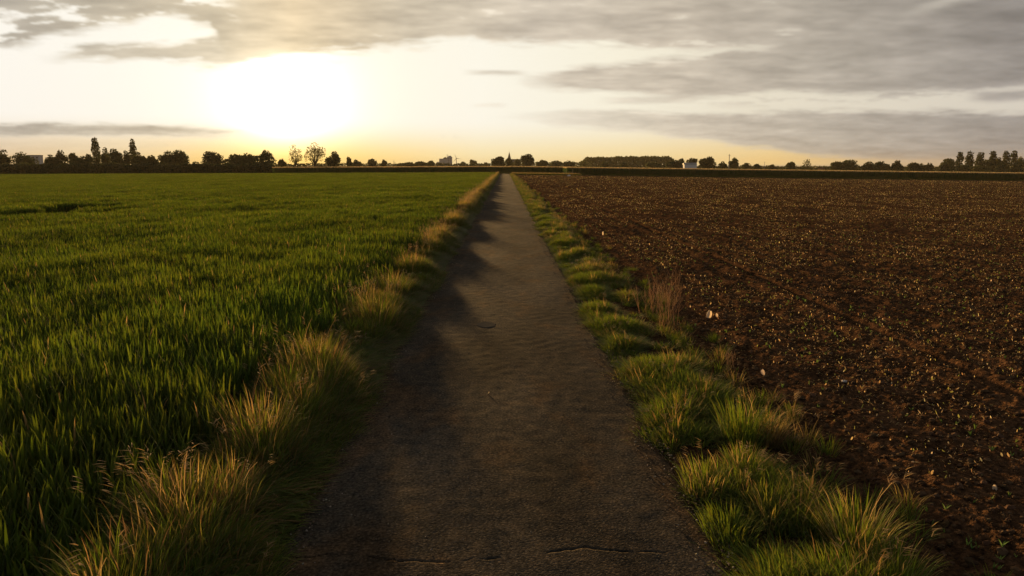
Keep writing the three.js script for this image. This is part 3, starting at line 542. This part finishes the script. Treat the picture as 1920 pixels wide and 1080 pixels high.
T('broadleaf_tree', 'round', GL, [
  [8, 42, 279, 330, 'dark round tree at the very left edge of the horizon', DARK],
  [50, 46, 285, 340, 'broad tree just left of the grey block of flats'],
  [102, 24, 289, 350, 'small round tree just right of the grey block of flats'],
  [121, 24, 281, 345, 'taller knobbly tree, second right of the grey block of flats', DARK],
  [144, 26, 286, 370, 'loose topped tree, third right of the grey block of flats', OLV],
  [172, 20, 288, 350, 'short tree at the left foot of the tallest left poplar', DARK],
  [203, 22, 277, 340, 'tree touching the right side of the tallest left poplar'],
  [218, 32, 278, 335, 'broad olive tree between the two left poplars', OLV],
  [243, 18, 282, 350, 'narrow tree at the left foot of the second left poplar', DARK],
  [263, 30, 284, 335, 'wide tree at the right foot of the second left poplar', OLV],
  [288, 28, 291, 345, 'low round tree right of the second left poplar'],
  [316, 36, 283, 340, 'left half of the large rounded tree pair left of the sun', DARK],
  [341, 48, 281, 345, 'right half of the large rounded tree pair left of the sun'],
  [400, 48, 283, 340, 'big round tree left of the sun, alone between two gaps', DARK],
  [447, 46, 289, 345, 'low spreading tree left of the sun, beside the big round one'],
  [468, 36, 287, 350, 'spreading tree left of the sun, beside the orange lit one'],
  [499, 34, 281, 330, 'dense tree left of the sun, at the left end of the maize'],
  [530, 17, 297, 380, 'small round tree right under the sun']]);
T('broadleaf_tree', 'airy', GL, [
  [555, 30, 271, 360, 'thin leaved see-through tree under the sun, the lower of two', [0.2, 0.17, 0.05]],
  [591, 42, 266, 360, 'thin leaved see-through tree under the sun, the taller of two', [0.2, 0.17, 0.05]]]);
T('broadleaf_tree', 'round', GM, [
  [626, 29, 284, 380, 'compact round tree just right of the see-through trees', DARK],
  [655, 13, 293, 500, 'small pointed tree right of the compact round one'],
  [668, 20, 299, 500, 'low tree right of the small pointed one'],
  [699, 19, 297, 520, 'round small tree halfway between the sun and the grain mill'],
  [720, 14, 299, 520, 'smallest round tree halfway between the sun and the grain mill'],
  [764, 38, 304, 600, 'long low tree clump left of the grain mill'],
  [790, 26, 302, 620, 'low rounded tree, second left of the grain mill'],
  [809, 16, 301, 640, 'low tree touching the left wall of the grain mill'],
  [886, 18, 299, 700, 'small tree midway between the wind turbine and the church', OLV],
  [869, 12, 303, 700, 'tiny tree just right of the wind turbine'],
  [935, 29, 293, 520, 'dark dome shaped tree left of the church spire', DARK],
  [953, 16, 296, 540, 'small tree directly in front of the church spire'],
  [970, 15, 298, 620, 'pale small tree right of the church spire', OLV],
  [989, 31, 289, 500, 'tallest dark tree right of the church spire', DARK],
  [1016, 24, 300, 600, 'first low tree right of the tallest one by the church', OLV],
  [1042, 26, 301, 610, 'second low tree right of the tallest one by the church', OLV],
  [1066, 24, 301, 600, 'low tree next to the left end of the long wood', OLV]]);
T('bush', 'bush', GM, [
  [910, 16, 304, 700, 'low bush left of the dark dome shaped tree'],
  [1132, 22, 303, 480, 'first dark bush in front of the long wood'],
  [1172, 20, 304, 480, 'second dark bush in front of the long wood'],
  [1222, 38, 304, 480, 'wide bush in front of the right end of the long wood', OLV]]);
T('broadleaf_tree', 'round', GR, [
  [1267, 36, 300, 420, 'dark round tree left of the white barn', DARK],
  [1328, 33, 294, 430, 'large round tree right of the white barn', DARK],
  [1357, 16, 302, 450, 'small tree left of the mast'],
  [1376, 21, 295, 440, 'tree standing behind the foot of the mast', OLV],
  [1487, 22, 303, 430, 'low dome shaped tree left of the airy one'],
  [1571, 28, 302, 420, 'pale low tree right of the small orange lit house', OLV],
  [1596, 42, 299, 415, 'widest tree of the row right of the orange lit house'],
  [1632, 26, 302, 410, 'tree in the middle of the row right of the orange lit house', DARK],
  [1656, 30, 302, 405, 'right end tree of the row right of the orange lit house'],
  [1686, 22, 300, 400, 'pointed round tree standing alone left of the right hand poplars', DARK],
  [1717, 26, 304, 400, 'conical low tree, left of the group of three', DARK],
  [1732, 14, 306, 400, 'smallest tree, middle of the group of three'],
  [1746, 19, 305, 400, 'round tree, right of the group of three', DARK],
  [1785, 34, 296, 400, 'pale green tree at the left end of the right hand poplars', LITE],
  [1856, 20, 299, 400, 'pale tree between the third and fourth right hand poplars', LITE],
  [1878, 18, 294, 400, 'olive tree between the fourth and fifth right hand poplars', OLV],
  [1918, 20, 293, 400, 'pale tree at the right edge of the picture', LITE]]);
T('broadleaf_tree', 'airy', GR, [[1515, 19, 297, 430, 'airy tree with sky showing through, left of the orange lit house', OLV]]);
T('pine_tree', 'umbrella', GR, [
  [1279, 15, 297, 450, 'flat topped pine behind the left end of the white barn', DARK],
  [1298, 22, 296, 450, 'flat topped pine behind the middle of the white barn', DARK]]);
T('bush', 'bush', GR, [
  [1400, 24, 305, 440, 'bush right of the mast'], [1420, 22, 307, 440, 'low bush, second right of the mast'], [1450, 20, 308, 440, 'low bush by the thin pole', DARK],
  [1776, 24, 305, 380, 'dark round bush below the pale green tree', DARK], [1814, 26, 308, 380, 'dark bush at the foot of the first right hand poplar', DARK],
  [1840, 28, 309, 380, 'bright bush at the foot of the third right hand poplar', LITE], [1882, 34, 311, 380, 'dark bush at the foot of the fifth right hand poplar', DARK], [1912, 26, 311, 380, 'dark bush below the pale tree at the right edge', DARK]]);
T('bush', 'bush', GL, [
  [15, 34, 306, 285, 'sunlit yellow green bush at the far left', LITE], [47, 36, 304, 290, 'second sunlit yellow green bush from the left edge', LITE],
  [76, 26, 309, 290, 'dark bush below the grey block of flats'], [158, 40, 293, 330, 'wide bush left of the tallest left poplar'],
  [305, 40, 304, 290, 'olive bush below the large rounded tree pair', OLV], [372, 26, 303, 320, 'bush filling the gap right of the large tree pair'],
  [428, 24, 305, 320, 'bush right of the big round tree'], [484, 22, 303, 320, 'bush below the orange lit trees by the sun']]);
T('poplar_tree', 'poplar', GL, [
  [187, 15, 258, 350, 'tallest left poplar, the left one of two', OLV], [255, 13, 260, 350, 'second left poplar, slightly shorter and further right', OLV]]);
T('poplar_tree', 'poplar', GR, [
  [1804, 12, 284, 400, 'first slim poplar of the right hand row', DARK], [1822, 14, 283, 400, 'second poplar of the right hand row, alone in its gap', DARK],
  [1842, 17, 285, 400, 'third poplar of the right hand row, broad below', DARK], [1866, 15, 283, 400, 'fourth poplar of the right hand row', DARK],
  [1891, 14, 282, 400, 'fifth poplar of the right hand row, tallest', DARK], [1906, 13, 282, 400, 'last poplar of the right hand row', DARK]]);

{ // hedges and the far wood read as masses
  const r = rng(61);
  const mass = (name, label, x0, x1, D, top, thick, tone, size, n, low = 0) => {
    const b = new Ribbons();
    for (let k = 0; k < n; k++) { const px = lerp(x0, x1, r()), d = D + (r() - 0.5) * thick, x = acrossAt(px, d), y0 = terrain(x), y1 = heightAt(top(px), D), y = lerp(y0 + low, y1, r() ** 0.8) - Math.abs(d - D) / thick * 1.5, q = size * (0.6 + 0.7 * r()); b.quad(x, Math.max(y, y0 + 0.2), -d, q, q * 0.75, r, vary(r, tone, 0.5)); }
    add(mesh(name, b.geometry(), crownMat), name, label, name === 'wood' ? 'wood' : 'hedge', { kind: 'stuff' });
  };
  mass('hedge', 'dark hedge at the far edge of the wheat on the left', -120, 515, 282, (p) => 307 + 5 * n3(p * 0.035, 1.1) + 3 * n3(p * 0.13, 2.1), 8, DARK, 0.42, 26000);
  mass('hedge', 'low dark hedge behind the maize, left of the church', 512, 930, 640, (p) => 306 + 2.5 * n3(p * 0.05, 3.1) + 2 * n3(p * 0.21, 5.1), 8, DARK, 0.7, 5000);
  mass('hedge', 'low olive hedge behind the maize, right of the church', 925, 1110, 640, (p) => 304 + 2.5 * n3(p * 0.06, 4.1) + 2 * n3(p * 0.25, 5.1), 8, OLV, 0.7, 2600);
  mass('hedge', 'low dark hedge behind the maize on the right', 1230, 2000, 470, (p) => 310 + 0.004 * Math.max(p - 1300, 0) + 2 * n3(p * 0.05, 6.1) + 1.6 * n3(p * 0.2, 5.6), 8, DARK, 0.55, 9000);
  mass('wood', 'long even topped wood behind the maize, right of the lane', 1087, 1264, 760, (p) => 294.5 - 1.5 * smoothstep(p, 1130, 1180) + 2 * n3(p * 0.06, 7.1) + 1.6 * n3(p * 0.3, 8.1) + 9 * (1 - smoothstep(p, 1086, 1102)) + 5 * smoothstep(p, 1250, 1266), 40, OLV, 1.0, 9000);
}

// ---- far buildings, masts, the turbine
const box = (w, h, d, x, y, z) => new THREE.BoxGeometry(w, h, d).translate(x, y + h / 2, z);
const prism = (w, h, d, x, y, z) => new THREE.ExtrudeGeometry(new THREE.Shape([new THREE.Vector2(-w / 2, 0), new THREE.Vector2(w / 2, 0), new THREE.Vector2(0, h)]), { depth: d, bevelEnabled: false }).translate(x, y, z - d / 2);
const M = { concrete: matte(0.42, 0.42, 0.44), pale: matte(0.75, 0.73, 0.7), dark: matte(0.05, 0.05, 0.055, { roughness: 0.4 }), roof: matte(0.2, 0.09, 0.06), slate: matte(0.06, 0.065, 0.08), brick: matte(0.3, 0.15, 0.09), steel: matte(0.25, 0.25, 0.26, { roughness: 0.6 }), ochre: matte(0.5, 0.32, 0.14), white: matte(0.8, 0.8, 0.8, { roughness: 0.6 }), plank: matte(0.35, 0.27, 0.17) };
function far(name, px, D, label, category, turn = 0) { const o = new THREE.Group(), x = acrossAt(px, D); o.position.set(x, terrain(x) - 0.16, -D); o.rotation.y = turn; o.done = () => add(o, name, label, category); return o; }
{ const D = 1400, o = far('grain_mill', 836, D, 'pale grey grain mill with a tall block and chimney on the horizon', 'mill'), s = D / 1390;
  mesh('main_block', box(15 * s, 15.5 * s, 14, -4 * s, 0, 0), M.concrete, o); mesh('tall_block', box(8 * s, 19 * s, 14.6, 7.6 * s, 0, 0.4), M.concrete, o);
  mesh('gable_roof', prism(9 * s, 3 * s, 13.6, -0.6 * s, 15.5 * s, 0), M.slate, o); mesh('side_block', box(5 * s, 9.5 * s, 10, -14 * s, 0, 0), M.concrete, o); mesh('roof_house', box(5 * s, 1.8 * s, 9, 7.6 * s, 19 * s, 0), M.concrete, o);
  mesh('chimney', new THREE.CylinderGeometry(0.5 * s, 0.6 * s, 8 * s, 10).translate(3 * s, 19.5 * s, 0), M.concrete, o);
  for (let k = 0; k < 5; k++) mesh('landing', box(2 * s, 0.4 * s, 3, 12.5 * s, (5 + k * 3) * s, 2), M.steel, o);
  for (let k = 0; k < 4; k++) for (let q = 0; q < 2; q++) mesh('window', box(1.2 * s, 1.4 * s, 0.4, (5.8 + q * 3.6) * s, (5 + k * 3.4) * s, 7.8), M.dark, o);
  o.done(); }
{ const D = 2200, o = far('wind_turbine', 856, D, 'tiny wind turbine right of the grain mill', 'turbine'), hub = heightAt(297, D) + 1, R = 13;
  mesh('tower', new THREE.CylinderGeometry(0.7, 1.5, hub, 12).translate(0, hub / 2, 0), M.concrete, o); mesh('nacelle', box(2, 2, 5, 0, hub - 1, 0), M.concrete, o);
  for (let k = 0; k < 3; k++) { const g = new THREE.ExtrudeGeometry(new THREE.Shape([new THREE.Vector2(-0.5, 0), new THREE.Vector2(-0.9, R * 0.2), new THREE.Vector2(-0.1, R), new THREE.Vector2(0.2, R), new THREE.Vector2(0.6, R * 0.2), new THREE.Vector2(0.5, 0)]), { depth: 0.3, bevelEnabled: false }); const m = mesh('blade', g, M.concrete, o); m.position.set(0, hub, 3); m.rotation.z = 0.35 + k * 2.094; }
  o.done(); }
{ const D = 1100, o = far('church', 955, D, 'church tower with a thin dark spire above the trees', 'church'), ty = heightAt(299, D), tip = heightAt(284, D);
  mesh('tower', box(4.6, ty, 4.6, 0, 0, 0), M.brick, o); const sp = mesh('spire', new THREE.ConeGeometry(2.9, tip - ty, 8).translate(0, ty + (tip - ty) / 2, 0), M.slate, o); mesh('cross', box(0.2, 1.6, 0.2, 0, tip - 0.1, 0), M.steel, sp);
  mesh('nave', box(16, 7, 8, 9, 0, -1), M.brick, o); mesh('nave_roof', prism(9, 5, 16.4, 0, 0, 0).rotateY(Math.PI / 2).translate(9, 7, -1), M.slate, o); o.done(); }
{ const D = 640, o = far('apartment_block', 73, D, 'grey block of flats behind the far left trees', 'building', 0.25), h = heightAt(292, D) + 1;
  mesh('wall', box(9, h, 9, 0, 0, 0), M.concrete, o); mesh('roof', box(9.5, 0.5, 9.5, 0, h, 0), M.slate, o);
  for (let k = 0; k < 4; k++) for (let q = 0; q < 3; q++) mesh('window', box(1.3, 1.4, 0.2, -2.8 + q * 2.8, h - 2.4 - k * 2.8, 4.5), M.dark, o); o.done(); }
{ const D = 400, o = far('barn', 1294, D, 'long white barn with a low grey roof behind the maize', 'barn', -0.12), h = heightAt(306.5, D) + 0.9;
  mesh('wall', box(6.4, h, 8, 0, 0, 0), M.pale, o); mesh('roof', prism(8.6, 0.9, 7, 0, 0, 0).rotateY(Math.PI / 2).translate(0, h, 0), M.steel, o); mesh('door', box(1.6, 2.4, 0.15, 1.4, 0, 4.0), M.dark, o); o.done(); }
{ const D = 420, o = far('house', 1543, D, 'small orange lit house behind the maize, left of the tree row', 'house', 0.5), h = heightAt(313, D) + 1.2;
  mesh('wall', box(2.6, h, 3, 0, 0, 0), M.ochre, o); mesh('roof', prism(3.2, 0.8, 3.4, 0, h, 0), M.roof, o); o.done(); }
for (const [px, top, D, R, label] of [[1368, 289, 430, 0.16, 'dark mast rising among the trees right of the white barn'], [1435, 303, 440, 0.09, 'thin pole on the horizon between mast and airy tree'], [739, 301, 520, 0.1, 'thin pole on the horizon left of the grain mill']]) {
  const o = far('mast', px, D, label, 'mast'), h = heightAt(top, D) - o.position.y;
  mesh('pole', new THREE.CylinderGeometry(R, R * 1.6, h, 8).translate(0, h / 2, 0), M.steel, o); mesh('crossbar', box(R * 9, R, R, 0, h * 0.93, 0), M.steel, o); o.done(); }
{ // posts and a white sack at the corner of the maize
  for (const [px, label] of [[1062, 'left one of two pale posts at the corner of the maize'], [1074, 'right one of two pale posts at the corner of the maize']]) {
    const o = far('post', px, 200, label, 'post'); o.position.y += 0.16; mesh('stake', new THREE.CylinderGeometry(0.05, 0.06, 1.75, 8).translate(0, 0.87, 0), M.plank, o); mesh('cap', new THREE.CylinderGeometry(0.065, 0.065, 0.05, 8).translate(0, 1.77, 0), M.plank, o); o.userData.group = 'posts'; o.done(); o.userData.group = 'pale posts'; }
  const x = acrossAt(1067, 192), g = lump(rng(8), 0.6, 3, 0.35), m = mesh('white_sack', g, matte(0.8, 0.78, 0.75)); m.scale.set(0.42, 0.34, 0.35); m.position.set(x, terrain(x) + 0.15, -192); add(m, 'white_sack', 'small white sack lying at the far edge of the ploughed field', 'sack');
}

scene.fog = new THREE.FogExp2(new THREE.Color().setRGB(1.0, 0.88, 0.62), 0.00009);
renderer.render(scene, camera);
